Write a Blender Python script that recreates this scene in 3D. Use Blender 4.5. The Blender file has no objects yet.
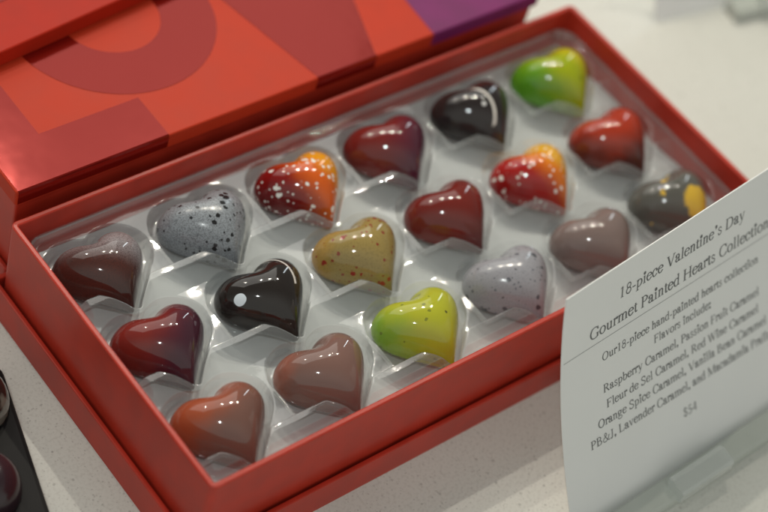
import bpy, bmesh, math, random
import numpy as np
from mathutils import Matrix, Vector
random.seed(7)
S = bpy.context.scene
COL = S.collection
PI = math.pi

# ------------------------------------------------------------------ helpers
def lin(c):
    c = c / 255.0
    return c / 12.92 if c <= 0.04045 else ((c + 0.055) / 1.055) ** 2.4
def rgb(r, g, b):
    return (lin(r), lin(g), lin(b), 1.0)

def tag(o, label=None, cat=None, group=None, kind=None):
    if label: o['label'] = label
    if cat: o['category'] = cat
    if group: o['group'] = group
    if kind: o['kind'] = kind
    return o
def thing(name, label, cat, loc=(0, 0, 0), rz=0.0, group=None):
    o = bpy.data.objects.new(name, None)
    COL.objects.link(o)
    o.empty_display_size = 0.02
    o.location = loc
    o.rotation_euler = (0, 0, rz)
    return tag(o, label, cat, group)
def mesh_obj(name, verts, faces, mats, parent=None, smooth=False, midx=None):
    me = bpy.data.meshes.new(name)
    me.from_pydata([tuple(v) for v in verts], [], [tuple(f) for f in faces])
    if not isinstance(mats, (list, tuple)): mats = [mats]
    for m in mats: me.materials.append(m)
    if midx is not None:
        me.polygons.foreach_set('material_index', midx)
    if smooth:
        me.polygons.foreach_set('use_smooth', [True] * len(me.polygons))
    me.update()
    o = bpy.data.objects.new(name, me)
    COL.objects.link(o)
    if parent: o.parent = parent
    return o
class MB:
    """collects faces for ONE mesh"""
    def __init__(s): s.v = []; s.f = []
    def add(s, v, f):
        n = len(s.v); s.v += [tuple(p) for p in v]; s.f += [tuple(i + n for i in q) for q in f]
    def box(s, x0, x1, y0, y1, z0, z1):
        s.add([(x0,y0,z0),(x1,y0,z0),(x1,y1,z0),(x0,y1,z0),(x0,y0,z1),(x1,y0,z1),(x1,y1,z1),(x0,y1,z1)],
              [(0,3,2,1),(4,5,6,7),(0,1,5,4),(1,2,6,5),(2,3,7,6),(3,0,4,7)])
    def ring(s, x0, x1, y0, y1, prof, r=0.0008, n=4, cap_first=False, cap_last=False):
        """sweep a profile of (inward offset, z) round a rectangle"""
        rows = []
        for off, z in prof:
            rr = max(r - off, 0.00012)
            pts = []
            for cx, cy, a0 in ((x1 - off - rr, y1 - off - rr, 0), (x0 + off + rr, y1 - off - rr, 90),
                               (x0 + off + rr, y0 + off + rr, 180), (x1 - off - rr, y0 + off + rr, 270)):
                for k in range(n + 1):
                    a = math.radians(a0 + 90 * k / n)
                    pts.append((cx + rr * math.cos(a), cy + rr * math.sin(a), z))
            rows.append(pts)
        m = len(rows[0]); b = len(s.v)
        for row in rows: s.v += row
        for i in range(len(rows) - 1):
            for k in range(m):
                k2 = (k + 1) % m
                s.f.append((b + i*m + k, b + i*m + k2, b + (i+1)*m + k2, b + (i+1)*m + k))
        if cap_first: s.f.append(tuple(b + k for k in range(m))[::-1])
        if cap_last: s.f.append(tuple(b + (len(rows)-1)*m + k for k in range(m)))
    def build(s, name, mat, parent=None, smooth=False):
        return mesh_obj(name, s.v, s.f, mat, parent, smooth)

# ------------------------------------------------------------------ materials
class NT:
    def __init__(s, name):
        s.m = bpy.data.materials.new(name); s.m.use_nodes = True
        s.t = s.m.node_tree; s.t.nodes.clear()
        s.out = s.t.nodes.new('ShaderNodeOutputMaterial')
    def n(s, typ, **kw):
        nd = s.t.nodes.new(typ)
        for k, v in kw.items():
            if k.startswith('_'): setattr(nd, k[1:], v)
        for k, v in kw.items():
            if not k.startswith('_'):
                key = k.replace('__', ' ')
                s.set(nd.inputs[key], v)
        return nd
    def set(s, sock, v):
        if hasattr(v, 'is_output') or isinstance(v, bpy.types.NodeSocket): s.t.links.new(v, sock)
        else: sock.default_value = v
    def math(s, op, a, b=0.0, c=0.0, clamp=False):
        nd = s.t.nodes.new('ShaderNodeMath'); nd.operation = op; nd.use_clamp = clamp
        for i, v in enumerate((a, b, c)): s.set(nd.inputs[i], v)
        return nd.outputs[0]
    def mix(s, f, a, b):
        nd = s.t.nodes.new('ShaderNodeMix'); nd.data_type = 'RGBA'
        s.set(nd.inputs['Factor'], f); s.set(nd.inputs['A'], a) if False else None
        s.set(nd.inputs[6], a); s.set(nd.inputs[7], b)
        return nd.outputs[2]
    def ramp(s, v, a, b):
        nd = s.t.nodes.new('ShaderNodeMapRange'); nd.interpolation_type = 'SMOOTHSTEP'
        s.set(nd.inputs['Value'], v); nd.inputs['From Min'].default_value = a; nd.inputs['From Max'].default_value = b
        return nd.outputs[0]
    def coords(s):
        return s.t.nodes.new('ShaderNodeTexCoord').outputs['Object']
    def noise(s, co, scale, detail=2.0, rough=0.5):
        nd = s.t.nodes.new('ShaderNodeTexNoise'); s.t.links.new(co, nd.inputs['Vector'])
        nd.inputs['Scale'].default_value = scale; nd.inputs['Detail'].default_value = detail; nd.inputs['Roughness'].default_value = rough
        return nd.outputs[0]
    def bump(s, h, strength=0.2, dist=0.0005):
        nd = s.t.nodes.new('ShaderNodeBump'); s.t.links.new(h, nd.inputs['Height'])
        nd.inputs['Strength'].default_value = strength; nd.inputs['Distance'].default_value = dist
        return nd.outputs[0]
    def spots(s, co, scale, rmax, thr, seed=0.0, soft=0.04, power=1.6):
        """irregular round droplets: 1 inside"""
        mp = s.t.nodes.new('ShaderNodeMapping'); s.t.links.new(co, mp.inputs['Vector'])
        mp.inputs['Location'].default_value = (seed * 0.37, seed * 0.73, seed * 0.19)
        wob = s.t.nodes.new('ShaderNodeTexNoise'); s.t.links.new(mp.outputs[0], wob.inputs['Vector'])
        wob.inputs['Scale'].default_value = scale * 1.7
        vm = s.t.nodes.new('ShaderNodeVectorMath'); vm.operation = 'MULTIPLY_ADD'
        s.t.links.new(wob.outputs['Color'], vm.inputs[0]); vm.inputs[1].default_value = (0.35/scale,)*3
        s.t.links.new(mp.outputs[0], vm.inputs[2])
        vo = s.t.nodes.new('ShaderNodeTexVoronoi'); s.t.links.new(vm.outputs[0], vo.inputs['Vector'])
        vo.inputs['Scale'].default_value = scale
        sep = s.t.nodes.new('ShaderNodeSeparateColor'); s.t.links.new(vo.outputs['Color'], sep.inputs[0])
        rad = s.math('MULTIPLY', s.math('POWER', sep.outputs[0], power), rmax)
        rad = s.math('MULTIPLY', rad, s.math('GREATER_THAN', sep.outputs[1], thr))
        d = s.math('SUBTRACT', rad, vo.outputs['Distance'])
        return s.ramp(d, 0.0, soft)
    def principled(s, color, rough=0.5, spec=0.5, metal=0.0, normal=None, coat=0.0, coat_rough=0.1, sss=0.0):
        nd = s.t.nodes.new('ShaderNodeBsdfPrincipled')
        s.set(nd.inputs['Base Color'], color); s.set(nd.inputs['Roughness'], rough)
        s.set(nd.inputs['Specular IOR Level'], spec); s.set(nd.inputs['Metallic'], metal)
        s.set(nd.inputs['Coat Weight'], coat); s.set(nd.inputs['Coat Roughness'], coat_rough)
        if normal is not None: s.t.links.new(normal, nd.inputs['Normal'])
        s.t.links.new(nd.outputs[0], s.out.inputs[0])
        return nd

def paper_mat(name, c, rough=0.42, spec=0.4, var=0.08, coat=0.0):
    t = NT(name); co = t.coords()
    nz = t.noise(co, 90, 3)
    dark = tuple(x * (1 - var * 2) for x in c[:3]) + (1,)
    colr = t.mix(t.ramp(nz, 0.3, 0.7), dark, c)
    fine = t.noise(co, 2600, 2)
    t.principled(colr, t.math('MULTIPLY_ADD', nz, 0.12, rough - 0.06), spec, normal=t.bump(fine, 0.12, 0.0001), coat=coat, coat_rough=0.2)
    return t.m
M_RED = paper_mat('red_paper', (0.47, 0.035, 0.018, 1), spec=0.28, coat=0.12)
M_SCARLET = paper_mat('scarlet_paper', (0.40, 0.020, 0.008, 1), 0.45, 0.10, 0.04)
M_RED_TOP = paper_mat('coral_paper', (0.46, 0.036, 0.013, 1), 0.5, 0.12, 0.03)
def foil(name, c):
    t = NT(name); co = t.coords()
    nz = t.noise(co, 30, 3); fine = t.noise(co, 1500, 2)
    t.principled(c, t.math('MULTIPLY_ADD', nz, 0.06, 0.07), 0.5, metal=0.5, normal=t.bump(nz, 0.12, 0.002))
    return t.m
M_FOIL = foil('burgundy_foil', (0.24, 0.010, 0.006, 1))
M_PURPLE = paper_mat('purple_print', (0.17, 0.014, 0.105, 1), 0.5, 0.2)
M_WHITE_CARD = paper_mat('white_liner', (0.58, 0.605, 0.605, 1), 0.6, 0.3, 0.03)
def card_mat():
    t = NT('card_stock'); co = t.coords()
    t.principled(t.mix(t.noise(co, 40, 3), (0.76, 0.77, 0.76, 1), (0.80, 0.81, 0.80, 1)), 0.55, 0.35, normal=t.bump(t.noise(co, 1800, 2), 0.08, 0.0001))
    return t.m
M_CARD = card_mat()
def ink_mat():
    t = NT('printing_ink'); t.principled((0.14, 0.145, 0.145, 1), 0.6, 0.3); return t.m
M_INK = ink_mat()
def rule_mat():
    t = NT('grey_ink'); t.principled((0.24, 0.25, 0.25, 1), 0.6, 0.3); return t.m
M_RULE = rule_mat()

def counter_mat():
    t = NT('quartz_counter'); co = t.coords()
    base = t.mix(t.ramp(t.noise(co, 9, 3), 0.3, 0.7), (0.615, 0.62, 0.575, 1), (0.66, 0.665, 0.62, 1))
    base = t.mix(t.math('MULTIPLY', t.ramp(t.noise(co, 900, 3), 0.45, 0.7), 0.3), base, (0.40, 0.39, 0.35, 1))
    s1 = t.spots(co, 620, 0.40, 0.72, 1.0, 0.08, 2.0)
    s2 = t.spots(co, 1100, 0.45, 0.5, 3.0, 0.1, 1.6)
    base = t.mix(t.math('MULTIPLY', s2, 0.33), base, (0.20, 0.19, 0.17, 1))
    base = t.mix(t.math('MULTIPLY', s1, 0.3), base, (0.09, 0.085, 0.075, 1))
    t.principled(base, 0.32, 0.4, normal=t.bump(t.noise(co, 700, 2), 0.04, 0.0002))
    return t.m
M_COUNTER = counter_mat()

def plastic_mat(name, tint=(0.95, 0.965, 0.96, 1), milky=0.05, rough=0.035, bumpy=0.07, refl=1.25):
    """thin clear sheet: see-through with a Fresnel reflection and a trace of milkiness"""
    t = NT(name); co = t.coords()
    nrm = t.bump(t.noise(co, 160, 3), bumpy, 0.0006)
    tr = t.n('ShaderNodeBsdfTransparent', Color=tint)
    df = t.n('ShaderNodeBsdfDiffuse', Color=(0.72, 0.75, 0.75, 1)); t.t.links.new(nrm, df.inputs['Normal'])
    gl = t.n('ShaderNodeBsdfGlossy', Color=(1, 1, 1, 1), Roughness=rough); t.t.links.new(nrm, gl.inputs['Normal'])
    geo = t.t.nodes.new('ShaderNodeNewGeometry')
    dt = t.t.nodes.new('ShaderNodeVectorMath'); dt.operation = 'DOT_PRODUCT'
    t.t.links.new(geo.outputs['Incoming'], dt.inputs[0]); t.t.links.new(nrm, dt.inputs[1])
    k = t.math('SUBTRACT', 1.0, t.math('ABSOLUTE', dt.outputs['Value']), clamp=True)
    frs = t.math('MULTIPLY_ADD', t.math('POWER', k, 5.0), 0.92, 0.055)      # Fresnel, same from both sides of the sheet
    m1 = t.n('ShaderNodeMixShader', Fac=milky); t.t.links.new(tr.outputs[0], m1.inputs[1]); t.t.links.new(df.outputs[0], m1.inputs[2])
    m2 = t.n('ShaderNodeMixShader'); t.t.links.new(t.math('MULTIPLY', frs, refl, clamp=True), m2.inputs[0])
    t.t.links.new(m1.outputs[0], m2.inputs[1]); t.t.links.new(gl.outputs[0], m2.inputs[2])
    t.t.links.new(m2.outputs[0], t.out.inputs[0])
    return t.m
M_TRAY = plastic_mat('clear_tray_plastic', (0.96, 0.97, 0.972, 1), milky=0.07, refl=1.6)
M_ACRYLIC = plastic_mat('clear_acrylic', (0.93, 0.95, 0.92, 1), 0.42, 0.08, 0.03, 2.0)
t = NT('satin_acrylic'); co = t.coords(); t.principled(t.mix(t.noise(co, 60, 2), (0.42, 0.45, 0.41, 1), (0.50, 0.53, 0.49, 1)), 0.18, 0.6); M_BAR = t.m

def choc(name, base, layers=(), rough=0.07, grain=0.0, grain_col=None, spec=0.5):
    """layers: list of (kind, args, colour)"""
    t = NT(name); co = t.coords()
    sep = t.t.nodes.new('ShaderNodeSeparateXYZ'); t.t.links.new(co, sep.inputs[0])
    X, Y, Z = sep.outputs
    col = base
    nz = t.noise(co, 130, 3)
    for kind, a, c in layers:
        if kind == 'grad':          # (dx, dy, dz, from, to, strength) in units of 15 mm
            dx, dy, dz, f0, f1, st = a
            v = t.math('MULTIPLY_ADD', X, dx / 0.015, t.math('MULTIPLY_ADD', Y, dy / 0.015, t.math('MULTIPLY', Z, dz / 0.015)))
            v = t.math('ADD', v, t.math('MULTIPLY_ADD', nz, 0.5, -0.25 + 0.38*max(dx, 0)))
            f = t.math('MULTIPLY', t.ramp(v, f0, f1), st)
            if len(a) > 5 and grain:
                g = t.noise(co, 2600, 2, 0.7)
                f = t.math('MULTIPLY', f, t.math('MULTIPLY_ADD', t.ramp(g, 0.35, 0.65), grain, 1 - grain))
        elif kind == 'spots':       # (scale, rmax, thr, seed, strength)
            f = t.math('MULTIPLY', t.spots(co, a[0], a[1], a[2], a[3]), a[4])
            if len(a) > 5:          # keep to one side
                dx, dy, f0, f1 = a[5]
                f = t.math('MULTIPLY', f, t.ramp(t.math('MULTIPLY_ADD', X, dx/0.015, t.math('MULTIPLY', Y, dy/0.015)), f0, f1))
        elif kind == 'grain':       # (scale, lo, hi, strength)
            f = t.math('MULTIPLY', t.ramp(t.noise(co, a[0], 1.5, 0.6), a[1], a[2]), a[3])
        elif kind == 'blob':        # (x, y, rx, ry, ang) in mm
            x, y, rx, ry, ang = a
            ca, sa = math.cos(ang), math.sin(ang)
            px = t.math('SUBTRACT', X, x/1000); py = t.math('SUBTRACT', Y, y/1000)
            u = t.math('MULTIPLY_ADD', px, ca*1000/rx, t.math('MULTIPLY', py, sa*1000/rx))
            w = t.math('MULTIPLY_ADD', px, -sa*1000/ry, t.math('MULTIPLY', py, ca*1000/ry))
            d = t.math('SQRT', t.math('ADD', t.math('MULTIPLY', u, u), t.math('MULTIPLY', w, w)))
            d = t.math('ADD', d, t.math('MULTIPLY_ADD', t.noise(co, 350, 2), 0.5, -0.25))
            f = t.math('SUBTRACT', 1.0, t.ramp(d, 0.88, 1.02))
        elif kind == 'ball':        # droplet where a small sphere cuts the surface (x, y, z, r, squash) in mm
            x, y, z, r, q = a
            px = t.math('MULTIPLY_ADD', X, 1000/r, -x/r); py = t.math('MULTIPLY_ADD', Y, 1000/(r*q), -y/(r*q)); pz = t.math('MULTIPLY_ADD', Z, 1000/r, -z/r)
            d = t.math('SQRT', t.math('ADD', t.math('MULTIPLY', px, px), t.math('ADD', t.math('MULTIPLY', py, py), t.math('MULTIPLY', pz, pz))))
            d = t.math('ADD', d, t.math('MULTIPLY_ADD', t.noise(co, 300, 2), 0.3, -0.15))
            f = t.math('SUBTRACT', 1.0, t.ramp(d, 0.90, 1.02))
        elif kind == 'arc':         # circle stroke (cx, cy, r, width, ymin, ymax) in mm
            cx, cy, r, wd, y0, y1 = a
            px = t.math('SUBTRACT', X, cx/1000); py = t.math('SUBTRACT', Y, cy/1000)
            d = t.math('SQRT', t.math('ADD', t.math('MULTIPLY', px, px), t.math('MULTIPLY', py, py)))
            d = t.math('ABSOLUTE', t.math('SUBTRACT', d, r/1000))
            d = t.math('ADD', d, t.math('MULTIPLY_ADD', nz, 0.0006, -0.0003))
            f = t.math('SUBTRACT', 1.0, t.ramp(d, wd*0.4/1000, wd*0.6/1000))
            f = t.math('MULTIPLY', f, t.math('MULTIPLY', t.ramp(Y, y0/1000-0.0005, y0/1000), t.math('SUBTRACT', 1.0, t.ramp(Y, y1/1000, y1/1000+0.0005))))
            f = t.math('MULTIPLY', f, t.math('GREATER_THAN', X, cx/1000))
        elif kind == 'patch':       # noise patches (scale, thr0, thr1, seed)
            mp = t.t.nodes.new('ShaderNodeMapping'); t.t.links.new(co, mp.inputs[0]); mp.inputs['Location'].default_value = (a[3], a[3]*0.6, 0)
            f = t.ramp(t.noise(mp.outputs[0], a[0], 2.5, 0.55), a[1], a[2])
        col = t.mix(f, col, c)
    rg = t.math('MULTIPLY_ADD', nz, 0.05, rough - 0.025)
    nd = t.principled(col, rg, spec, normal=t.bump(t.noise(co, 260, 2), 0.05, 0.0004), coat=0.15, coat_rough=0.02)
    return t.m

# ------------------------------------------------------------------ serif lettering
GT, GN = 0.098, 0.042
class Pen:
    def __init__(s): s.q = []                      # list of strips [(left pts),(right pts)]
    def path(s, pts, w=None, smooth=True):
        P = [Vector((p[0], p[1])) for p in pts]
        if smooth and len(P) > 2:
            Q = []
            for i in range(len(P) - 1):
                p0 = P[max(i-1, 0)]; p1 = P[i]; p2 = P[i+1]; p3 = P[min(i+2, len(P)-1)]
                for k in range(5):
                    u = k / 5
                    Q.append(0.5 * ((2*p1) + (-p0+p2)*u + (2*p0-5*p1+4*p2-p3)*u*u + (-p0+3*p1-3*p2+p3)*u**3))
            Q.append(P[-1]); P = Q
        lf, rt = [], []
        for i, p in enumerate(P):
            d = (P[min(i+1, len(P)-1)] - P[max(i-1, 0)]).normalized()
            ww = w if w else GN + (GT - GN) * abs(d.y) ** 1.5
            nrm = Vector((-d.y, d.x)) * ww / 2
            lf.append(p + nrm); rt.append(p - nrm)
        s.q.append((lf, rt))
    def arc(s, cx, cy, rx, ry, a0, a1, w=None):
        n = max(6, int(abs(a1 - a0) / 18))
        s.path([(cx + rx*math.cos(math.radians(a0+(a1-a0)*k/n)), cy + ry*math.sin(math.radians(a0+(a1-a0)*k/n))) for k in range(n+1)], w, False)
    def line(s, x0, y0, x1, y1, w): s.path([(x0, y0), (x1, y1)], w, False)
    def stem(s, x, y0, y1, bot=True, top=True, flag=False, w=GT):
        s.line(x, y0, x, y1, w)
        if bot: s.line(x-0.11, y0+0.012, x+0.11, y0+0.012, 0.03)
        if top: s.line(x-0.11, y1-0.012, x+0.11, y1-0.012, 0.03)
        if flag: s.line(x-0.10, y1-0.045, x+0.03, y1-0.008, 0.035)
    def dot(s, x, y, r=0.055):
        s.arc(x, y, r/2, r/2, 0, 360, r)
CAP, XH, ASC, DSC = 0.66, 0.45, 0.69, -0.21
def glyph(ch):
    p = Pen(); adv = 0.5
    if ch == ' ': adv = 0.25
    elif ch == 'V':
        adv = 0.70; p.line(0.10, CAP, 0.36, 0, 0.10); p.line(0.36, 0, 0.60, CAP, 0.045); p.line(0.01, CAP-0.012, 0.22, CAP-0.012, 0.03); p.line(0.50, CAP-0.012, 0.70, CAP-0.012, 0.03)
    elif ch == 'D':
        adv = 0.72; p.stem(0.14, 0, CAP); p.path([(0.12, 0.02), (0.32, 0.02), (0.52, 0.09), (0.62, 0.33), (0.52, 0.57), (0.32, 0.64), (0.12, 0.64)])
    elif ch == 'G':
        adv = 0.72; p.path([(0.62, 0.50), (0.55, 0.62), (0.38, 0.665), (0.18, 0.59), (0.09, 0.33), (0.18, 0.08), (0.40, -0.005), (0.60, 0.06)]); p.stem(0.60, 0.04, 0.28, bot=False); p.line(0.62, 0.48, 0.62, 0.67, 0.03)
    elif ch == 'P':
        adv = 0.56; p.stem(0.14, 0, CAP); p.path([(0.12, 0.64), (0.34, 0.64), (0.48, 0.49), (0.34, 0.33), (0.14, 0.33)])
    elif ch == 'R':
        adv = 0.667; p.stem(0.14, 0, CAP); p.path([(0.12, 0.64), (0.34, 0.64), (0.47, 0.49), (0.34, 0.34), (0.14, 0.34)]); p.line(0.30, 0.34, 0.57, 0.0, 0.09); p.line(0.50, 0.012, 0.66, 0.012, 0.03)
    elif ch == 'B':
        adv = 0.64; p.stem(0.14, 0, CAP); p.path([(0.12, 0.64), (0.36, 0.64), (0.46, 0.50), (0.34, 0.36), (0.14, 0.355)]); p.path([(0.14, 0.35), (0.40, 0.33), (0.53, 0.18), (0.40, 0.02), (0.12, 0.02)])
    elif ch == 'H':
        adv = 0.72; p.stem(0.14, 0, CAP); p.stem(0.58, 0, CAP); p.line(0.14, 0.34, 0.58, 0.34, 0.042)
    elif ch == 'C':
        adv = 0.667; p.path([(0.60, 0.48), (0.53, 0.62), (0.37, 0.665), (0.18, 0.59), (0.09, 0.33), (0.18, 0.08), (0.38, -0.005), (0.54, 0.05), (0.62, 0.16)]); p.line(0.605, 0.46, 0.605, 0.67, 0.03)
    elif ch == 'O':
        adv = 0.72; p.arc(0.36, 0.33, 0.27, 0.33, 0, 360)
    elif ch == 'F':
        adv = 0.556; p.stem(0.14, 0, CAP); p.line(0.14, 0.64, 0.50, 0.64, 0.042); p.line(0.50, 0.65, 0.51, 0.50, 0.035); p.line(0.14, 0.345, 0.38, 0.345, 0.042); p.line(0.385, 0.43, 0.385, 0.26, 0.03)
    elif ch == 'S':
        adv = 0.556; p.path([(0.45, 0.50), (0.40, 0.62), (0.27, 0.66), (0.13, 0.60), (0.10, 0.47), (0.24, 0.36), (0.40, 0.27), (0.46, 0.15), (0.38, 0.03), (0.25, -0.005), (0.12, 0.04), (0.06, 0.17)], 0.07); p.line(0.455, 0.49, 0.455, 0.67, 0.03); p.line(0.06, -0.01, 0.06, 0.18, 0.03)
    elif ch == 'W':
        adv = 0.92; p.line(0.09, CAP, 0.29, 0, 0.09); p.line(0.29, 0, 0.46, CAP, 0.045); p.line(0.42, CAP, 0.64, 0, 0.09); p.line(0.64, 0, 0.83, CAP, 0.045)
        for x in (0.09, 0.43, 0.83): p.line(x-0.09, CAP-0.012, x+0.10, CAP-0.012, 0.03)
    elif ch == 'J':
        adv = 0.39; p.path([(0.22, CAP), (0.22, 0.3), (0.20, 0.06), (0.12, -0.01), (0.04, 0.05)], 0.085); p.line(0.11, CAP-0.012, 0.33, CAP-0.012, 0.03)
    elif ch == 'L':
        adv = 0.61; p.stem(0.14, 0, CAP); p.line(0.14, 0.02, 0.53, 0.02, 0.042); p.line(0.53, 0.0, 0.57, 0.17, 0.035)
    elif ch == 'M':
        adv = 0.89; p.stem(0.12, 0, CAP, w=0.045); p.stem(0.76, 0, CAP); p.line(0.12, CAP, 0.43, 0.02, 0.10); p.line(0.43, 0.02, 0.75, CAP, 0.04)
    elif ch == '&':
        adv = 0.78; p.path([(0.66, 0.38), (0.55, 0.16), (0.36, 0.01), (0.16, 0.01), (0.07, 0.14), (0.14, 0.28), (0.34, 0.40), (0.42, 0.54), (0.34, 0.66), (0.24, 0.60), (0.25, 0.46), (0.42, 0.20), (0.60, 0.02), (0.74, 0.04)], 0.062); p.line(0.56, 0.40, 0.75, 0.40, 0.03)
    elif ch == 'a':
        adv = 0.444; p.path([(0.06, 0.35), (0.12, 0.43), (0.22, 0.445), (0.30, 0.36), (0.30, 0.06), (0.36, 0.01), (0.43, 0.05)]); p.path([(0.30, 0.27), (0.15, 0.21), (0.06, 0.11), (0.13, 0.01), (0.24, 0.03), (0.30, 0.10)]); p.dot(0.08, 0.34, 0.07)
    elif ch == 'b':
        adv = 0.5; p.stem(0.11, 0.02, ASC, bot=False, top=False, flag=True, w=0.085); p.path([(0.12, 0.34), (0.22, 0.43), (0.36, 0.39), (0.43, 0.22), (0.35, 0.05), (0.22, 0.0), (0.10, 0.04)])
    elif ch == 'c':
        adv = 0.444; p.path([(0.38, 0.33), (0.33, 0.43), (0.21, 0.445), (0.09, 0.35), (0.06, 0.21), (0.12, 0.05), (0.24, 0.0), (0.40, 0.11)]); p.dot(0.365, 0.34, 0.07)
    elif ch == 'd':
        adv = 0.5; p.stem(0.38, 0.0, ASC, bot=False, top=False, flag=True, w=0.085); p.path([(0.38, 0.36), (0.29, 0.44), (0.16, 0.42), (0.06, 0.24), (0.12, 0.05), (0.24, 0.0), (0.38, 0.09)]); p.line(0.38, 0.015, 0.48, 0.03, 0.035)
    elif ch == 'e':
        adv = 0.444; p.path([(0.08, 0.275), (0.38, 0.275), (0.36, 0.39), (0.23, 0.445), (0.10, 0.37), (0.06, 0.22), (0.12, 0.05), (0.25, 0.0), (0.41, 0.12)])
    elif ch == 'f':
        adv = 0.333; p.path([(0.35, 0.60), (0.30, 0.685), (0.19, 0.65), (0.155, 0.52), (0.155, 0.0)]); p.line(0.05, 0.012, 0.28, 0.012, 0.03); p.line(0.03, 0.43, 0.29, 0.43, 0.035); p.dot(0.335, 0.62, 0.07)
    elif ch == 'g':
        adv = 0.5; p.arc(0.22, 0.30, 0.14, 0.145, 0, 360); p.path([(0.15, 0.18), (0.10, 0.11), (0.14, 0.05), (0.32, 0.03), (0.44, -0.06), (0.38, -0.17), (0.22, -0.21), (0.07, -0.16), (0.05, -0.08), (0.15, 0.02)], 0.05); p.line(0.33, 0.41, 0.47, 0.41, 0.04)
    elif ch == 'h':
        adv = 0.5; p.stem(0.13, 0, ASC, top=False, flag=True, w=0.085); p.path([(0.14, 0.33), (0.24, 0.43), (0.34, 0.41), (0.37, 0.30), (0.37, 0.0)]); p.line(0.28, 0.012, 0.47, 0.012, 0.03)
    elif ch == 'i':
        adv = 0.278; p.stem(0.14, 0, XH, top=False, flag=True, w=0.085); p.dot(0.135, 0.61, 0.10)
    elif ch == 'l':
        adv = 0.278; p.stem(0.14, 0, ASC, top=False, flag=True, w=0.085)
    elif ch == 'm':
        adv = 0.778; p.stem(0.13, 0, XH, top=False, flag=True, w=0.085)
        for x in (0.13, 0.39): p.path([(x+0.01, 0.33), (x+0.11, 0.43), (x+0.22, 0.41), (x+0.26, 0.30), (x+0.26, 0.0)]); p.line(x+0.16, 0.012, x+0.36, 0.012, 0.03)
    elif ch == 'n':
        adv = 0.5; p.stem(0.13, 0, XH, top=False, flag=True, w=0.085); p.path([(0.14, 0.33), (0.24, 0.43), (0.34, 0.41), (0.37, 0.30), (0.37, 0.0)]); p.line(0.28, 0.012, 0.47, 0.012, 0.03)
    elif ch == 'o':
        adv = 0.5; p.arc(0.25, 0.222, 0.185, 0.222, 0, 360)
    elif ch == 'p':
        adv = 0.5; p.stem(0.12, DSC, XH, top=False, flag=True, w=0.085); p.path([(0.12, 0.34), (0.22, 0.43), (0.36, 0.39), (0.43, 0.22), (0.35, 0.05), (0.22, 0.0), (0.12, 0.05)])
    elif ch == 'r':
        adv = 0.333; p.stem(0.12, 0, XH, top=False, flag=True, w=0.085); p.path([(0.13, 0.32), (0.20, 0.42), (0.30, 0.42)], 0.055); p.dot(0.29, 0.40, 0.08)
    elif ch == 's':
        adv = 0.389; p.path([(0.30, 0.33), (0.26, 0.42), (0.17, 0.44), (0.09, 0.38), (0.10, 0.29), (0.22, 0.22), (0.31, 0.15), (0.30, 0.05), (0.20, 0.0), (0.10, 0.02), (0.06, 0.13)], 0.06)
    elif ch == 't':
        adv = 0.278; p.path([(0.13, 0.56), (0.13, 0.10), (0.18, 0.01), (0.27, 0.06)]); p.line(0.02, 0.43, 0.26, 0.43, 0.035)
    elif ch == 'u':
        adv = 0.5; p.path([(0.12, 0.44), (0.12, 0.12), (0.18, 0.02), (0.28, 0.02), (0.37, 0.11)]); p.stem(0.37, 0.0, XH, bot=False, top=False, flag=True, w=0.085); p.line(0.03, 0.43, 0.13, 0.43, 0.03); p.line(0.37, 0.02, 0.47, 0.02, 0.03)
    elif ch == 'v':
        adv = 0.5; p.line(0.09, XH, 0.26, 0, 0.085); p.line(0.26, 0, 0.41, XH, 0.04); p.line(0.02, XH-0.012, 0.18, XH-0.012, 0.03); p.line(0.33, XH-0.012, 0.48, XH-0.012, 0.03)
    elif ch == 'y':
        adv = 0.5; p.line(0.09, XH, 0.27, 0, 0.085); p.path([(0.42, XH), (0.26, -0.04), (0.17, -0.20), (0.06, -0.18)], 0.045); p.line(0.02, XH-0.012, 0.18, XH-0.012, 0.03); p.line(0.33, XH-0.012, 0.48, XH-0.012, 0.03)
    elif ch == '1':
        p.stem(0.26, 0, 0.66, top=False, w=0.085); p.line(0.12, 0.57, 0.27, 0.65, 0.035)
    elif ch == '8':
        p.arc(0.25, 0.50, 0.14, 0.15, 0, 360, 0.06); p.arc(0.25, 0.175, 0.17, 0.175, 0, 360, 0.065)
    elif ch == '5':
        p.path([(0.10, 0.36), (0.26, 0.38), (0.39, 0.27), (0.37, 0.09), (0.22, 0.0), (0.06, 0.04)], 0.07); p.line(0.12, 0.35, 0.17, 0.65, 0.04); p.line(0.16, 0.63, 0.42, 0.63, 0.06)
    elif ch == '4':
        p.line(0.35, 0, 0.35, 0.66, 0.085); p.line(0.36, 0.66, 0.05, 0.20, 0.04); p.line(0.03, 0.19, 0.47, 0.19, 0.055)
    elif ch == '$':
        p.path([(0.40, 0.48), (0.34, 0.60), (0.22, 0.62), (0.11, 0.53), (0.14, 0.40), (0.28, 0.32), (0.41, 0.22), (0.40, 0.08), (0.26, 0.0), (0.12, 0.04), (0.07, 0.17)], 0.065); p.line(0.25, -0.08, 0.25, 0.72, 0.035)
    elif ch == '-': adv = 0.333; p.line(0.04, 0.22, 0.28, 0.22, 0.06)
    elif ch == "'": adv = 0.30; p.dot(0.15, 0.62, 0.09); p.path([(0.185, 0.62), (0.18, 0.53), (0.11, 0.47)], 0.04)
    elif ch == ',': adv = 0.25; p.dot(0.12, 0.045, 0.09); p.path([(0.155, 0.045), (0.15, -0.05), (0.08, -0.12)], 0.04)
    elif ch == ':': adv = 0.278; p.dot(0.14, 0.05, 0.10); p.dot(0.14, 0.38, 0.10)
    return p, adv
def text_strips(txt):
    x = 0; strips = []
    for ch in txt:
        p, adv = glyph(ch)
        for lf, rt in p.q: strips.append(([(a.x + x, a.y) for a in lf], [(a.x + x, a.y) for a in rt]))
        x += adv
    return strips, x

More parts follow.
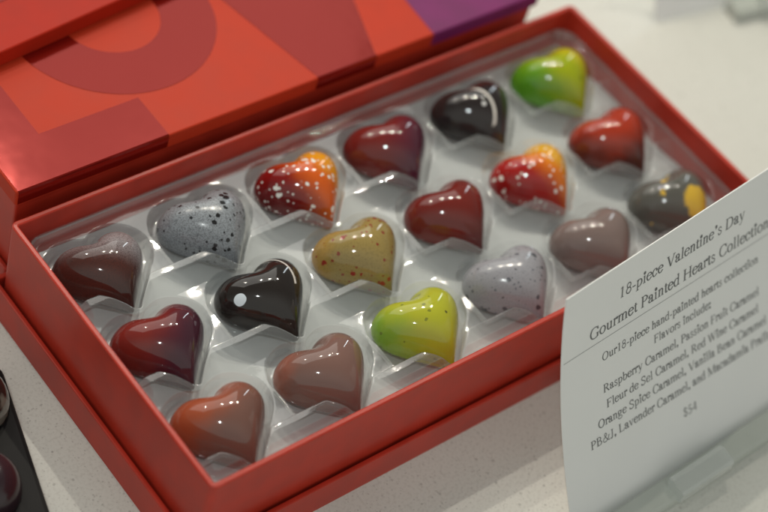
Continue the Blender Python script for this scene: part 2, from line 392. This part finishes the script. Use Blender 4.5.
# ------------------------------------------------------------------ counter
mb = MB(); n = 24
mb.box(-0.45, 1.3, -0.5, 1.1, -0.03, 0.0)
o = mb.build('countertop', M_COUNTER); tag(o, kind='structure')

# ------------------------------------------------------------------ open gift box
W, D, H, HB = 0.26, 0.1206, 0.045, 0.0145
box = thing('gift_box', 'open red gift box holding the clear tray of eighteen heart chocolates', 'gift box')
def flange(x0, x1, y0, y1, zt):
    m = MB()
    m.ring(x0, x1, y0, y1, [(0, 0), (0, zt-0.0004), (0.0001, zt-0.00012), (0.0005, zt), (0.0013, zt), (0.0017, zt-0.00015), (0.0018, zt-0.0005), (0.0018, 0.004)], r=0.0012, cap_first=True)
    m.ring(x0+0.0018, x1-0.0018, y0+0.0018, y1-0.0018, [(0, 0.004), (0.05, 0.004)], r=0.0002, cap_last=True)
    return m
flange(-0.003, W+0.003, -0.003, D+0.003, HB).build('base', M_RED, box)
m = MB()
m.ring(0, W, 0, D, [(0, 0.0045), (0, H-0.0006), (0.0001, H-0.00025), (0.00055, H), (0.0016, H), (0.0020, H-0.0002), (0.0022, H-0.0006), (0.0022, 0.006)], r=0.0026, n=6)
m.build('body', M_RED, box)
# white liner card on the bottom, slightly buckled
nx, ny = 60, 30
vv = []; ff = []
for j in range(ny+1):
    for i in range(nx+1):
        x = 0.0024 + (W-0.0048)*i/nx; y = 0.0024 + (D-0.0048)*j/ny
        vv.append((x, y, 0.0252 + 0.0012*math.sin(x*90+1)*math.sin(y*130)))
for j in range(ny):
    for i in range(nx):
        a = j*(nx+1)+i; ff.append((a, a+1, a+nx+2, a+nx+1))
mesh_obj('liner_card', vv, ff, M_WHITE_CARD, box, True)

# ------------------------------------------------------------------ heart shape
R_L, CX, CY, TIP = 9.0, 7.9, 5.6, -16.4
def heart_outline(nn=64):
    right = []
    a_in = math.acos(-(CX-0.4)/R_L) if CX < R_L else PI
    for k in range(nn):
        a = a_in + (math.radians(-22) - a_in) * k/(nn-1)
        right.append((CX + R_L*math.cos(a), CY + R_L*math.sin(a)))
    p0 = Vector(right[-1]); ta = math.radians(-22)
    td = Vector((math.sin(ta), -math.cos(ta)))
    p3 = Vector((0.9, TIP + 0.35)); p1 = p0 + td*6.0; p2 = p3 + Vector((4.6, 5.6))
    for k in range(1, 40):
        u = k/39
        right.append(tuple(p0*(1-u)**3 + 3*p1*u*(1-u)**2 + 3*p2*u*u*(1-u) + p3*u**3))
    right.append((0.45, TIP+0.06)); right.append((0.0, TIP))
    left = [(-x, y) for x, y in right[-2::-1]]
    pts = right + left
    return np.array(pts)                      # mm, starts beside the notch, clockwise
OUT = heart_outline()
def in_poly(px, py, poly):
    ins = np.zeros(px.shape, bool); x0, y0 = poly[-1]
    for x1, y1 in poly:
        c = ((y1 > py) != (y0 > py)) & (px < (x0-x1)*(py-y1)/(y0-y1+1e-12)+x1)
        ins ^= c; x0, y0 = x1, y1
    return ins
def sdf_poly(px, py, poly):
    d = np.full(px.shape, 1e9); x0, y0 = poly[-1]
    for x1, y1 in poly:
        ex, ey = x1-x0, y1-y0; L = ex*ex+ey*ey+1e-12
        t = np.clip(((px-x0)*ex+(py-y0)*ey)/L, 0, 1)
        d = np.minimum(d, (px-x0-t*ex)**2+(py-y0-t*ey)**2); x0, y0 = x1, y1
    d = np.sqrt(d)
    return np.where(in_poly(px, py, poly), -d, d)
# pillow height: membrane inflated inside the outline
hs = 0.3
gx = np.arange(-17.7, 17.7+hs, hs); gy = np.arange(-17.4, 15.9+hs, hs)
GX, GY = np.meshgrid(gx, gy)
INS = in_poly(GX, GY, OUT)
U = np.zeros(GX.shape)
for it in range(2600):
    V = U.copy()
    V[1:-1, 1:-1] = 0.25*(U[2:, 1:-1]+U[:-2, 1:-1]+U[1:-1, 2:]+U[1:-1, :-2]+hs*hs)
    U = np.where(INS, V, 0)
U /= U.max()
def usample(x, y):
    fx = (x-gx[0])/hs; fy = (y-gy[0])/hs; i = int(fx); j = int(fy); a = fx-i; b = fy-j
    return (U[j, i]*(1-a)+U[j, i+1]*a)*(1-b)+(U[j+1, i]*(1-a)+U[j+1, i+1]*a)*b
HH = 15.6
def heart_mesh():
    n = len(OUT); cxy = np.array([0.0, 1.5]); rows = 22
    v = []; f = []
    for k in range(rows):
        s = 1 - (k/rows)**1.9 if k else 1.0
        s = math.cos(0.5*PI*k/rows)**0.75
        for q in OUT:
            p = cxy + (q-cxy)*s
            z = HH*max(usample(p[0], p[1]), 0)**0.48 if k else 0.9
            v.append((p[0]/1000, p[1]/1000, max(z, 0.9 + 0.06*k)/1000))
    # smooth the height along rows a little is left to shading
    top = len(v); v.append((cxy[0]/1000, cxy[1]/1000, HH*usample(*cxy)**0.48/1000))
    b0 = len(v)
    for q in OUT:
        p = cxy + (q-cxy)*0.985; v.append((p[0]/1000, p[1]/1000, 0))
    for k in range(rows-1):
        for i in range(n):
            i2 = (i+1) % n
            f.append((k*n+i2, k*n+i, (k+1)*n+i, (k+1)*n+i2))
    for i in range(n):
        i2 = (i+1) % n
        f.append(((rows-1)*n+i2, (rows-1)*n+i, top))
        f.append((b0+i2, b0+i, i, i2))
    f.append(tuple(b0+i for i in range(n)))
    return v, f
HV, HF = heart_mesh()
Z_FLOOR, Z_PLATE = 0.0298, 0.0354
PX, PY, X0, Y0 = 0.042, 0.0357, 0.0234, 0.0942
W_ = rgb
DK = (0.012, 0.009, 0.009, 1)
hearts = [
 # row at the back, left to right
 ('dark brown heart dusted violet grey on its right lobe, back left corner of tray',
  choc('heart_1', W_(78,42,36), [('grad',(0.7,0.9,0.0,0.0,0.9,0.95),W_(150,143,146)), ('grad',(0.1,-0.9,-0.2,0.1,0.9,0.6),W_(46,27,25)), ('grain',(2200,0.42,0.66,0.5),W_(52,36,34))])),
 ('blue grey heart chocolate spattered with black specks',
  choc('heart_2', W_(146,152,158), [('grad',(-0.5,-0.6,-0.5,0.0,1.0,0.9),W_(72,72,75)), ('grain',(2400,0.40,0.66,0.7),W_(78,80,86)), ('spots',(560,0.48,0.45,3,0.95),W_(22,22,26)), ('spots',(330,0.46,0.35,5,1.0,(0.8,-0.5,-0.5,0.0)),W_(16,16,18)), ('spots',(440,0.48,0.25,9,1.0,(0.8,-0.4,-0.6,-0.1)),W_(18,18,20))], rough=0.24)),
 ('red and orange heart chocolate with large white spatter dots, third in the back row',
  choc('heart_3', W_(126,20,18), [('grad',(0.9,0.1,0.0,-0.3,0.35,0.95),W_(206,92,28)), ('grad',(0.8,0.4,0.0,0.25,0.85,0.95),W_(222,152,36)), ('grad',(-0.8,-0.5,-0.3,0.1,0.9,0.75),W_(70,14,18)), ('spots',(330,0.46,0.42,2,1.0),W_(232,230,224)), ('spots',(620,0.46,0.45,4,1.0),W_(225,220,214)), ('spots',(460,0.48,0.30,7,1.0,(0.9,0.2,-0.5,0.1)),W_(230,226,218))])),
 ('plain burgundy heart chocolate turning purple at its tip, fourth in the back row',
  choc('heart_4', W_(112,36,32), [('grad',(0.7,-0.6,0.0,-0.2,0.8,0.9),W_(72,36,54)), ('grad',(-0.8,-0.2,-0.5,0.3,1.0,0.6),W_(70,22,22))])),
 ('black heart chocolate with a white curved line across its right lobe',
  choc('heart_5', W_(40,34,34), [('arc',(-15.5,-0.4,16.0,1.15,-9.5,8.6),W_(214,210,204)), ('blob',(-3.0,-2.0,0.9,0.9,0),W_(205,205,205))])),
 ('bright green heart chocolate turning yellow on its right, in the back right corner',
  choc('heart_6', W_(84,142,30), [('grad',(0.9,0.15,0.0,-0.5,0.25,0.95),W_(150,160,22)), ('grad',(0.8,0.4,0.0,0.3,0.9,0.9),W_(184,172,16)), ('spots',(420,0.4,0.6,6,0.5),W_(60,80,20))])),
 # middle row
 ('dark red heart chocolate turning black purple at its tip, beside left box wall',
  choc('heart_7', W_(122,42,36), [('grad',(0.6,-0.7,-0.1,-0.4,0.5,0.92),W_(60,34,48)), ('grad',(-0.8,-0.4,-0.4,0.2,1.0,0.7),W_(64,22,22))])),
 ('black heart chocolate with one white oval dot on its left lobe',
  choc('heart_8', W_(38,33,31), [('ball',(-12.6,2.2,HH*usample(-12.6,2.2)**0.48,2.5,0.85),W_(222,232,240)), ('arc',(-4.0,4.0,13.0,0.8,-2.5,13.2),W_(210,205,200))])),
 ('mustard tan heart chocolate flecked with dark red',
  choc('heart_9', W_(150,130,76), [('grad',(-0.5,0.6,-0.2,0.3,0.9,0.7),W_(180,136,62)), ('grad',(0.0,-0.8,-0.4,0.1,0.9,0.6),W_(108,98,58)), ('grain',(1600,0.45,0.7,0.3),W_(104,88,50)), ('spots',(360,0.47,0.45,3,0.95),W_(142,36,32)), ('spots',(560,0.46,0.45,8,0.9),W_(130,46,38))])),
 ('plain oxblood brown heart chocolate, fourth in the middle row',
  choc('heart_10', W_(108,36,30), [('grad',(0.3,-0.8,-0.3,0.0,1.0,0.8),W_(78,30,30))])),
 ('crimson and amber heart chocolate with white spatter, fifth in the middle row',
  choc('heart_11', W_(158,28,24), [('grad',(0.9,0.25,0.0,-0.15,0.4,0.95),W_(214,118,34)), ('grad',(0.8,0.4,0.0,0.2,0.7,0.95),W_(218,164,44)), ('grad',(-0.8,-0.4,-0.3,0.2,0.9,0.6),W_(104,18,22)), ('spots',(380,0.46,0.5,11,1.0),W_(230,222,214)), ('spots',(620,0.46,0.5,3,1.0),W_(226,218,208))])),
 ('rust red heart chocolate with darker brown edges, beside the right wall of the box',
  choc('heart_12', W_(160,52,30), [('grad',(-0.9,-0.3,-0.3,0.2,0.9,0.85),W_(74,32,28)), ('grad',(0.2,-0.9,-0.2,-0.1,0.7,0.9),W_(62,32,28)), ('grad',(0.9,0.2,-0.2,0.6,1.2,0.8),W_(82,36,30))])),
 # front row
 ('terracotta heart chocolate with painted grey haze at its tip, in the front left corner of the tray',
  choc('heart_13', W_(158,78,50), [('grad',(0.4,-0.8,-0.1,-0.55,0.25,0.92),W_(112,84,76))])),  # grey towards the tip is reflection haze painted into the colour
 ('pink brown heart chocolate dulled by painted haze, second in the front row',
  choc('heart_14', W_(122,92,84), [('grad',(-0.5,0.7,0.0,0.5,1.1,0.75),W_(160,88,66)), ('grad',(0.0,-0.8,-0.2,0.1,0.9,0.5),W_(110,92,88))])),  # browns dulled in the colour to stand in for the glass reflection
 ('lime yellow heart chocolate with a green left lobe and faint dark specks',
  choc('heart_15', W_(122,166,58), [('grad',(0.9,0.1,0.0,-0.75,0.0,0.95),W_(174,174,48)), ('spots',(420,0.36,0.6,4,0.7),W_(96,104,44)), ('spots',(240,0.32,0.8,7,0.85),W_(66,66,40))])),
 ('pale lilac grey heart chocolate with scattered dark specks',
  choc('heart_16', W_(152,152,158), [('grad',(0.0,-0.8,-0.4,0.1,1.0,0.5),W_(128,128,134)), ('grain',(2200,0.45,0.7,0.45),W_(112,112,120)), ('spots',(420,0.44,0.5,2,0.9),W_(72,74,82)), ('spots',(240,0.34,0.7,5,0.9),W_(60,64,70)), ('spots',(700,0.44,0.45,9,0.8),W_(88,92,102))], rough=0.18)),
 ('mauve heart chocolate greyed by painted haze, beside the price card',
  choc('heart_17', W_(122,106,102), [('grad',(0.2,-0.7,-0.3,0.0,0.9,0.6),W_(110,98,96))])),  # base colour greyed to carry the pale veil of the display glass
 ('dark heart chocolate greyed by painted haze and brushed with gold patches, behind the top edge of the price card',
  choc('heart_18', W_(88,87,82), [('patch',(150,0.66,0.70,3.4),W_(206,170,66)), ('blob',(2.0,-6.5,6.5,7.0,0.3),W_(206,168,60)), ('blob',(-3.5,8.0,2.6,1.1,0.4),W_(206,170,64))])),  # grey of the base holds painted glass haze; the gold is its own
]
rnd = random.Random(3)
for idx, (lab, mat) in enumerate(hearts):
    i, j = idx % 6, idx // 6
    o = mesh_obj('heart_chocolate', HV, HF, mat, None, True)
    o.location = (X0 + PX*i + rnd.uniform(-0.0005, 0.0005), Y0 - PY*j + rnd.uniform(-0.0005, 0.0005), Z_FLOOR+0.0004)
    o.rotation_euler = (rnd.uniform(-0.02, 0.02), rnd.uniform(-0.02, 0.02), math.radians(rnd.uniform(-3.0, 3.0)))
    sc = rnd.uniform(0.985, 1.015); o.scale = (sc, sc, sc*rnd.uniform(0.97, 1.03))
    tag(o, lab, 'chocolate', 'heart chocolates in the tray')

# ------------------------------------------------------------------ clear tray
def smin(a, b, k):
    h = np.clip(0.5+0.5*(b-a)/k, 0, 1); return b*(1-h)+a*h-k*h*(1-h)
def sst(a, b, x):
    t = np.clip((x-a)/(b-a), 0, 1); return t*t*(3-2*t)
st = 0.00036
xs = np.arange(0.0027, W-0.0026, st); ys = np.arange(0.0027, D-0.0026, st)
TX, TY = np.meshgrid(xs, ys)
def rbox(px, py, cx, cy, hx, hy, r):
    qx = np.abs(px-cx)-hx+r; qy = np.abs(py-cy)-hy+r
    return np.hypot(np.maximum(qx, 0), np.maximum(qy, 0))+np.minimum(np.maximum(qx, qy), 0)-r
# one cell, in mm
def cavity(px, py):
    hd = sdf_poly(px, py, OUT)
    lobes = smin(np.hypot(px-8.0, py-6.0)-12.2, np.hypot(px+8.0, py-6.0)-12.2, 2.5)
    corner = rbox(px, py, -10.4, 0.5, 9.8, 8.9, 2.0)
    c = smin(lobes, hd-(1.1+1.3*sst(-2.0, 2.0, px)), 1.2)
    return smin(c, corner, 1.5), hd
TZ = np.full(TX.shape, 0.0); 
edge = -rbox(TX*1000, TY*1000, W*500, D*500, W*500-2.7, D*500-2.7, 8.0)
top = np.full(TX.shape, 1e3); peak = np.zeros(TX.shape)
for j in range(3):
    for i in range(6):
        lx = (TX-(X0+PX*i))*1000; ly = (TY-(Y0-PY*j))*1000
        msk = (np.abs(lx) < 27) & (np.abs(ly) < 26)
        c, hd = cavity(lx[msk], ly[msk])
        top[msk] = np.minimum(top[msk], c)
    yl = (TY-(Y0-PY*j))*1000                                   # raised flat between the tips of one row, sloping to the next row
    peak = np.maximum(peak, sst(-7.9, -8.7, yl)*(1-sst(-11.0, -19.5, yl))*sst(3.5, 6.5, edge))
zp = Z_PLATE*1000; zf = Z_FLOOR*1000
Z = zf + (zp-zf)*(0.2*sst(-3.0, -0.6, top)+0.8*sst(-1.5, -0.2, top))
Z += peak*2.6*sst(-1.2, 0.0, top)
# outer rim of the tray
Z += 1.7*(1-sst(0.8, 3.0, edge)) - 7*(1-sst(-0.6, 0.5, edge))
# gentle unevenness of thermoformed sheet
Z += 0.05*np.sin(TX*310+TY*170)+0.05*np.sin(TX*120-TY*420+1.0)
ny_, nx_ = TX.shape
tv = np.stack([TX.ravel(), TY.ravel(), Z.ravel()/1000], 1).tolist()
tf = []
for j in range(ny_-1):
    b = j*nx_
    tf += [(b+i, b+i+1, b+nx_+i+1, b+nx_+i) for i in range(nx_-1)]
o = mesh_obj('plastic_tray', tv, tf, M_TRAY, None, True)
tag(o, 'clear vacuum formed plastic tray with heart wells inside the open red box', 'tray')

# ------------------------------------------------------------------ closed box behind
LX0, LX1, LY0, LY1, LZ = 0.0045, 0.2435, 0.1247, 0.2447, 0.0535
cb = thing('gift_box', 'closed red gift box with burgundy and purple shapes on top, behind the open one', 'gift box')
flange(LX0-0.0012, LX1+0.0012, LY0-0.0006, LY1+0.002, HB).build('base', M_RED, cb)
m = MB(); m.ring(LX0+0.0012, LX1-0.0012, LY0+0.0014, LY1-0.0012, [(0, 0.0045), (0, 0.048)], r=0.001)
m.build('body', M_RED, cb)
m = MB()
ZC = LZ-0.0062
m.ring(LX0, LX1, LY0, LY1, [(0.0012, ZC), (0.0, ZC), (0, LZ-0.0006), (0.00018, LZ-0.00018), (0.0006, LZ)], r=0.0011, cap_last=True)
lid = m.build('lid', M_RED_TOP, cb)
fm = MB(); fz = LZ+0.00012
def slab(poly, mbx, z=fz):
    mbx.add([(x, y, z) for x, y in poly]+[(x, y, LZ-0.0002) for x, y in poly],
            [tuple(range(len(poly)))]+[(i, i+len(poly), (i+1) % len(poly)+len(poly), (i+1) % len(poly)) for i in range(len(poly))])
def wrap(x0, x1, mbx, y=LY0):
    """the same film folded down over the front edge of the lid"""
    d = 0.00012; p = [(LY0+0.0016, LZ+d), (LY0+0.0006, LZ+d), (LY0+0.0001, LZ-0.0001+d*0.5), (LY0-d, LZ-0.0007), (LY0-d, ZC+0.0003)]
    mbx.add([(x0, a, b) for a, b in p]+[(x1, a, b) for a, b in p], [(i, i+5, i+6, i+1) for i in range(4)])
yb = LY0+0.0016
# corner piece
slab([(LX0+0.0008, yb), (0.0655, yb), (0.0655, 0.1447), (0.0250, 0.1447), (0.0250, LY1-0.001), (LX0+0.0008, LY1-0.001)], fm); wrap(LX0+0.0008, 0.0655, fm)
# ring
rc, ro, ri = (0.0785, 0.1843), 0.0397, 0.0190
nn = 72; P1 = [(rc[0]+ro*math.cos(2*PI*k/nn), rc[1]+ro*math.sin(2*PI*k/nn)) for k in range(nn)]
P2 = [(rc[0]+ri*math.cos(2*PI*k/nn), rc[1]+ri*math.sin(2*PI*k/nn)) for k in range(nn)]
fm.add([(x, y, fz) for x, y in P1]+[(x, y, fz) for x, y in P2], [(k, (k+1) % nn, (k+1) % nn+nn, k+nn) for k in range(nn)])
# wedge
slab([(0.1312, yb), (0.1592, yb), (0.2040, LY1-0.001), (0.1090, LY1-0.001)], fm); wrap(0.1312, 0.1592, fm)
fm.build('foil_print', M_FOIL, lid)
pm = MB(); slab([(0.1872, yb), (LX1-0.0009, yb), (LX1-0.0009, LY1-0.001), (0.2060, LY1-0.001), (0.1890, 0.150)], pm); wrap(0.1872, LX1-0.0009, pm)
pm.build('purple_print', M_PURPLE, lid)
# lid lying on top of it
ll = thing('box_lid', 'shallow red box lid lying at a slant on top of the closed gift box', 'box lid', (0.0150, 0.1765, LZ+0.0003), math.radians(6.2))
m = MB(); m.ring(0, 0.215, 0, 0.060, [(0.0018, 0), (0, 0), (0, 0.0062), (0.00018, 0.0066), (0.0006, 0.0068)], r=0.0011, cap_last=True)
m.build('lid_shell', M_SCARLET, ll)
m = MB(); zt = 0.0068
m.add([(x, y, zt+0.00012) for x, y in ((0.022, 0.020), (0.085, 0.022), (0.085, 0.059), (0.022, 0.059))], [(0, 1, 2, 3)])
m.build('foil_print', M_FOIL, ll)

# ------------------------------------------------------------------ price cards
def build_card(label, base, yaw, wd, hg, tilt0, tilt1, roll, twist, lines, rule=None):
    """leaning, slightly curled card: u along the counter, s = distance up the card"""
    card = thing('price_card', label, 'price card', base, yaw)
    N = 28
    def pt(u, s, lift=0.0):
        y = 0.0; z = 0.0; n = 16
        for k in range(n):
            a = tilt0+(tilt1-tilt0)*((k+0.5)/n*s)/0.1; y += math.sin(a)*s/n; z += math.cos(a)*s/n
        a = tilt0+(tilt1-tilt0)*s/0.1
        y -= math.cos(a)*lift; z += math.sin(a)*lift + u*math.sin(roll)
        U = u*math.cos(roll); ya = twist*s/0.1
        return (U*math.cos(ya)-y*math.sin(ya), U*math.sin(ya)+y*math.cos(ya), z+0.0015)
    T = 0.0004; NU = 10
    v = []; f = []
    for lift in (0.0, -T):
        for k in range(N+1):
            for q in range(NU+1): v.append(pt(wd*q/NU, hg*k/N, lift))
    st_ = (N+1)*(NU+1)
    for k in range(N):
        for q in range(NU):
            a = k*(NU+1)+q
            f.append((a, a+1, a+NU+2, a+NU+1)); f.append((a+st_, a+NU+1+st_, a+NU+2+st_, a+1+st_))
    loop = [q for q in range(NU+1)]+[k*(NU+1)+NU for k in range(1, N+1)]+[N*(NU+1)+q for q in range(NU-1, -1, -1)]+[k*(NU+1) for k in range(N-1, 0, -1)]
    for i, a in enumerate(loop):
        b = loop[(i+1) % len(loop)]; f.append((b, a, a+st_, b+st_))
    mesh_obj('card_sheet', v, f, M_CARD, card)
    for name, rows in lines:
        m = MB(); cnt = 0
        for txt, emv, s0, u0, u1 in rows:
            strips, wtxt = text_strips(txt)
            em = (u1-u0)/wtxt if u1 > u0 else emv*0.99
            for lf, rt in strips:
                cnt += 1; lift = 0.00007 + (cnt % 7)*0.000008
                n = len(lf)
                m.add([pt(u0+a*em, s0+b*emv, lift) for a, b in lf]+[pt(u0+a*em, s0+b*emv, lift) for a, b in rt],
                      [(k, k+1, n+k+1, n+k) for k in range(n-1)])
        m.build(name, M_INK, card)
    if rule:
        s0, u0, u1 = rule; m = MB(); n = 30
        for k in range(n):
            a, b = u0+(u1-u0)*k/n, u0+(u1-u0)*(k+1)/n
            m.add([pt(a, s0-0.00010, 0.00006), pt(b, s0-0.00010, 0.00006), pt(b, s0+0.00010, 0.00006), pt(a, s0+0.00010, 0.00006)], [(0, 1, 2, 3)])
        m.build('rule_line', M_RULE, card)
    return card
def acrylic_stand(label, base, yaw, x0, x1, clip):
    stn = thing('card_stand', label, 'card stand', base, yaw)
    prof = [(-0.0105, 0.0), (-0.0105, 0.0040), (-0.0101, 0.0050), (-0.0090, 0.0056), (-0.0020, 0.0060), (-0.0014, 0.0054), (-0.0014, 0.0)]
    v = [(x0, a, b) for a, b in prof]+[(x1, a, b) for a, b in prof]; n = len(prof)
    f = [(i, (i+1) % n, (i+1) % n+n, i+n) for i in range(n)]+[tuple(range(n))[::-1], tuple(range(n, 2*n))]
    mesh_obj('foot_bar', v, f, M_BAR, stn)
    c0, c1 = clip
    m = MB()
    pr = [(-0.0110, 0.0040), (-0.0120, 0.0048), (-0.0116, 0.0086), (-0.0106, 0.0094), (-0.0056, 0.0104), (-0.0036, 0.0096), (-0.0044, 0.0058)]
    n = len(pr)
    m.add([(c0, a, b) for a, b in pr]+[(c1, a, b) for a, b in pr],
          [(i, (i+1) % n, (i+1) % n+n, i+n) for i in range(n)]+[tuple(range(n))[::-1], tuple(range(n, 2*n))])
    m.build('clip', M_ACRYLIC, stn)
    return stn

YAW = math.radians(1.46)
CB = (0.1208, -0.0572, 0.0)
mm = 0.001
LINES = [('heading_text', [("18-piece Valentine's Day", 6.9*mm, 83.2*mm, 27.7*mm, 96.2*mm), ("Gourmet Painted Hearts Collection", 6.9*mm, 73.0*mm, 13.5*mm, 111.0*mm)]),
         ('body_text', [("Our18-piece hand-painted hearts collection", 5.0*mm, 61.1*mm, 20.2*mm, 105.1*mm), ("Flavors include:", 5.0*mm, 54.9*mm, 47.1*mm, 78.2*mm),
                        ("Raspberry Caramel, Passion Fruit Caramel", 5.0*mm, 47.8*mm, 20.7*mm, 105.3*mm), ("Fleur de Sel Caramel, Red Wine Caramel", 5.0*mm, 41.1*mm, 22.0*mm, 104.6*mm),
                        ("Orange Spice Caramel, Vanilla Bean Caramel", 5.0*mm, 34.7*mm, 17.2*mm, 108.6*mm), ("PB&J, Lavender Caramel, and Macadamia Praline", 5.0*mm, 28.2*mm, 13.0*mm, 112.8*mm)]),
         ('price_text', [("$54", 5.0*mm, 18.7*mm, 59.9*mm, 67.3*mm)])]
build_card('white price card with black serif lettering, standing in front of the open box', CB, YAW, 0.1255, 0.0982, 0.6074, 0.2306, -0.0073, 0.0746, LINES, (70.1*mm, 1*mm, 124.5*mm))
acrylic_stand('clear acrylic stand holding the lettered price card in front of the box', CB, math.radians(2.3), -0.004, 0.150, (0.0415, 0.0690))

# card in the background
BC = (0.3345, 0.1265, 0.0); BY = math.radians(-9)
build_card('white card out of focus on the counter beyond the back right corner of the box', BC, BY, 0.127, 0.09, 0.62, 0.4, 0, 0, [])
acrylic_stand('clear acrylic stand holding the out of focus card beyond the box', BC, BY, 0.038, 0.14, (0.052, 0.075))

# ------------------------------------------------------------------ dark tray at the left
t = NT('black_slate'); co = t.coords()
t.principled(t.mix(t.noise(co, 60, 4), (0.006, 0.006, 0.0065, 1), (0.014, 0.0135, 0.014, 1)), 0.5, 0.12); M_SLATE = t.m
tr = thing('serving_tray', 'black serving tray at the left edge, holding round bonbons', 'tray', (-0.0132, 0.0985, 0), math.radians(-15.7))
m = MB(); m.ring(-0.12, 0, -0.17, 0.0, [(0.0006, 0), (0, 0.0005), (0, 0.0030), (0.0005, 0.0036), (0.0014, 0.0038)], r=0.006, n=6, cap_first=True, cap_last=True)
m.build('tray_plate', M_SLATE, tr)
def dome(name, loc, r, h, mat, label):
    v = []; f = []; n = 40; rows = 14
    for k in range(rows):
        a = 0.5*PI*k/rows
        for i in range(n):
            b = 2*PI*i/n; rr = r*math.cos(a)**0.7
            v.append((rr*math.cos(b), rr*math.sin(b), h*math.sin(a)))
    v.append((0, 0, h))
    for k in range(rows-1):
        for i in range(n): f.append((k*n+i, k*n+(i+1) % n, (k+1)*n+(i+1) % n, (k+1)*n+i))
    for i in range(n): f.append(((rows-1)*n+i, (rows-1)*n+(i+1) % n, rows*n))
    f.append(tuple(range(n))[::-1])
    o = mesh_obj(name, v, f, mat, None, True); o.location = loc
    return tag(o, label, 'bonbon', 'round bonbons on the black tray')
dome('round_bonbon', (-0.0318, 0.0868, 0.0038), 0.0135, 0.014, choc('bonbon_silver', W_(34,34,32), [('patch', (90, 0.52, 0.6, 1.0), W_(110,110,102))], rough=0.12), 'dark glossy grey round bonbon on the black tray, the farther of two')
dome('round_bonbon', (-0.0455, 0.0560, 0.0038), 0.0135, 0.013, choc('bonbon_purple', W_(44,30,36), [('grad', (0.3, 0.5, 0.3, 0.0, 1.2, 0.5), W_(74,56,62))], rough=0.2), 'dark purple round bonbon on the black tray, nearer the camera')

# ------------------------------------------------------------------ light
w = bpy.data.worlds.new('World'); S.world = w; w.use_nodes = True
# the shop around: dim ceiling over and behind the case, a bright room on the customers' side
wt = w.node_tree; bg = wt.nodes['Background']
tc = wt.nodes.new('ShaderNodeTexCoord'); sx = wt.nodes.new('ShaderNodeSeparateXYZ'); wt.links.new(tc.outputs['Generated'], sx.inputs[0])
def wmath(op, a_, b_):
    nd = wt.nodes.new('ShaderNodeMath'); nd.operation = op
    for i_, v_ in enumerate((a_, b_)):
        if isinstance(v_, bpy.types.NodeSocket): wt.links.new(v_, nd.inputs[i_])
        else: nd.inputs[i_].default_value = v_
    return nd.outputs[0]
side = wmath('ADD', wmath('MULTIPLY', sx.outputs[0], -0.45), wmath('MULTIPLY', sx.outputs[1], -0.9))
side = wmath('SUBTRACT', side, wmath('MULTIPLY', sx.outputs[2], 0.25))
mr = wt.nodes.new('ShaderNodeMapRange'); mr.interpolation_type = 'SMOOTHSTEP'; wt.links.new(side, mr.inputs['Value'])
mr.inputs['From Min'].default_value = -0.35; mr.inputs['From Max'].default_value = 0.60
mr.inputs['To Min'].default_value = 0.16; mr.inputs['To Max'].default_value = 0.62
bg.inputs[0].default_value = (1.0, 1.0, 0.92, 1); wt.links.new(mr.outputs[0], bg.inputs[1])
def area(name, loc, target, sx, sy, e, col=(1, 1, 1), shape='RECTANGLE'):
    L = bpy.data.lights.new(name, 'AREA'); L.shape = shape; L.size = sx
    if shape in ('RECTANGLE', 'ELLIPSE'): L.size_y = sy
    L.energy = e; L.color = col
    o = bpy.data.objects.new(name, L); COL.objects.link(o); o.location = loc
    o.rotation_euler = (Vector(target)-Vector(loc)).to_track_quat('-Z', 'Y').to_euler()
    return o
for k, (x, y) in enumerate(((0.27, 0.55), (0.40, 0.45), (0.55, 0.35), (0.02, 0.74))):  # last LED is an added one, filling in the shadows
    area('case_led', (x, y, 0.66), (0.12, 0.06, 0.03), 0.010, 0.010, (1.05, 1.65, 0.95, 0.75)[k], (1, 0.93, 0.79), 'DISK')
area('back_window', (0.30, 1.15, 0.95), (0.14, 0.05, 0.03), 1.6, 1.2, 9.0, (1, 0.97, 0.90))
area('front_spot', (-0.52, -0.30, 1.05), (0.10, 0.03, 0.03), 0.03, 0.03, 2.2, (0.94, 1.0, 0.98), 'DISK')
area('side_tube', (0.95, 0.52, 0.26), (0.12, 0.06, 0.03), 0.03, 0.50, 0.6, (0.85, 0.95, 1))
S.view_settings.view_transform = 'Standard'; S.view_settings.look = 'None'; S.view_settings.exposure = -0.10; S.view_settings.gamma = 1

# ------------------------------------------------------------------ camera
cam = bpy.data.cameras.new('Camera'); co_ = bpy.data.objects.new('Camera', cam); COL.objects.link(co_)
yaw, pit, rol = -0.9105, 0.7409, 0.334
Rm = Matrix.Rotation(yaw, 4, 'Z') @ Matrix.Rotation(pit, 4, 'X') @ Matrix.Rotation(rol, 4, 'Z')
co_.matrix_world = Matrix.Translation((-0.2542, -0.2303, 0.545)) @ Rm
cam.sensor_width = 36; cam.lens = 1955.4/768*36
cam.clip_start = 0.01; cam.clip_end = 50
cam.dof.use_dof = True; cam.dof.focus_distance = 0.655; cam.dof.aperture_fstop = 5.6; cam.dof.aperture_blades = 7
S.camera = co_
S.render.engine = 'CYCLES'
S.cycles.transparent_max_bounces = 16
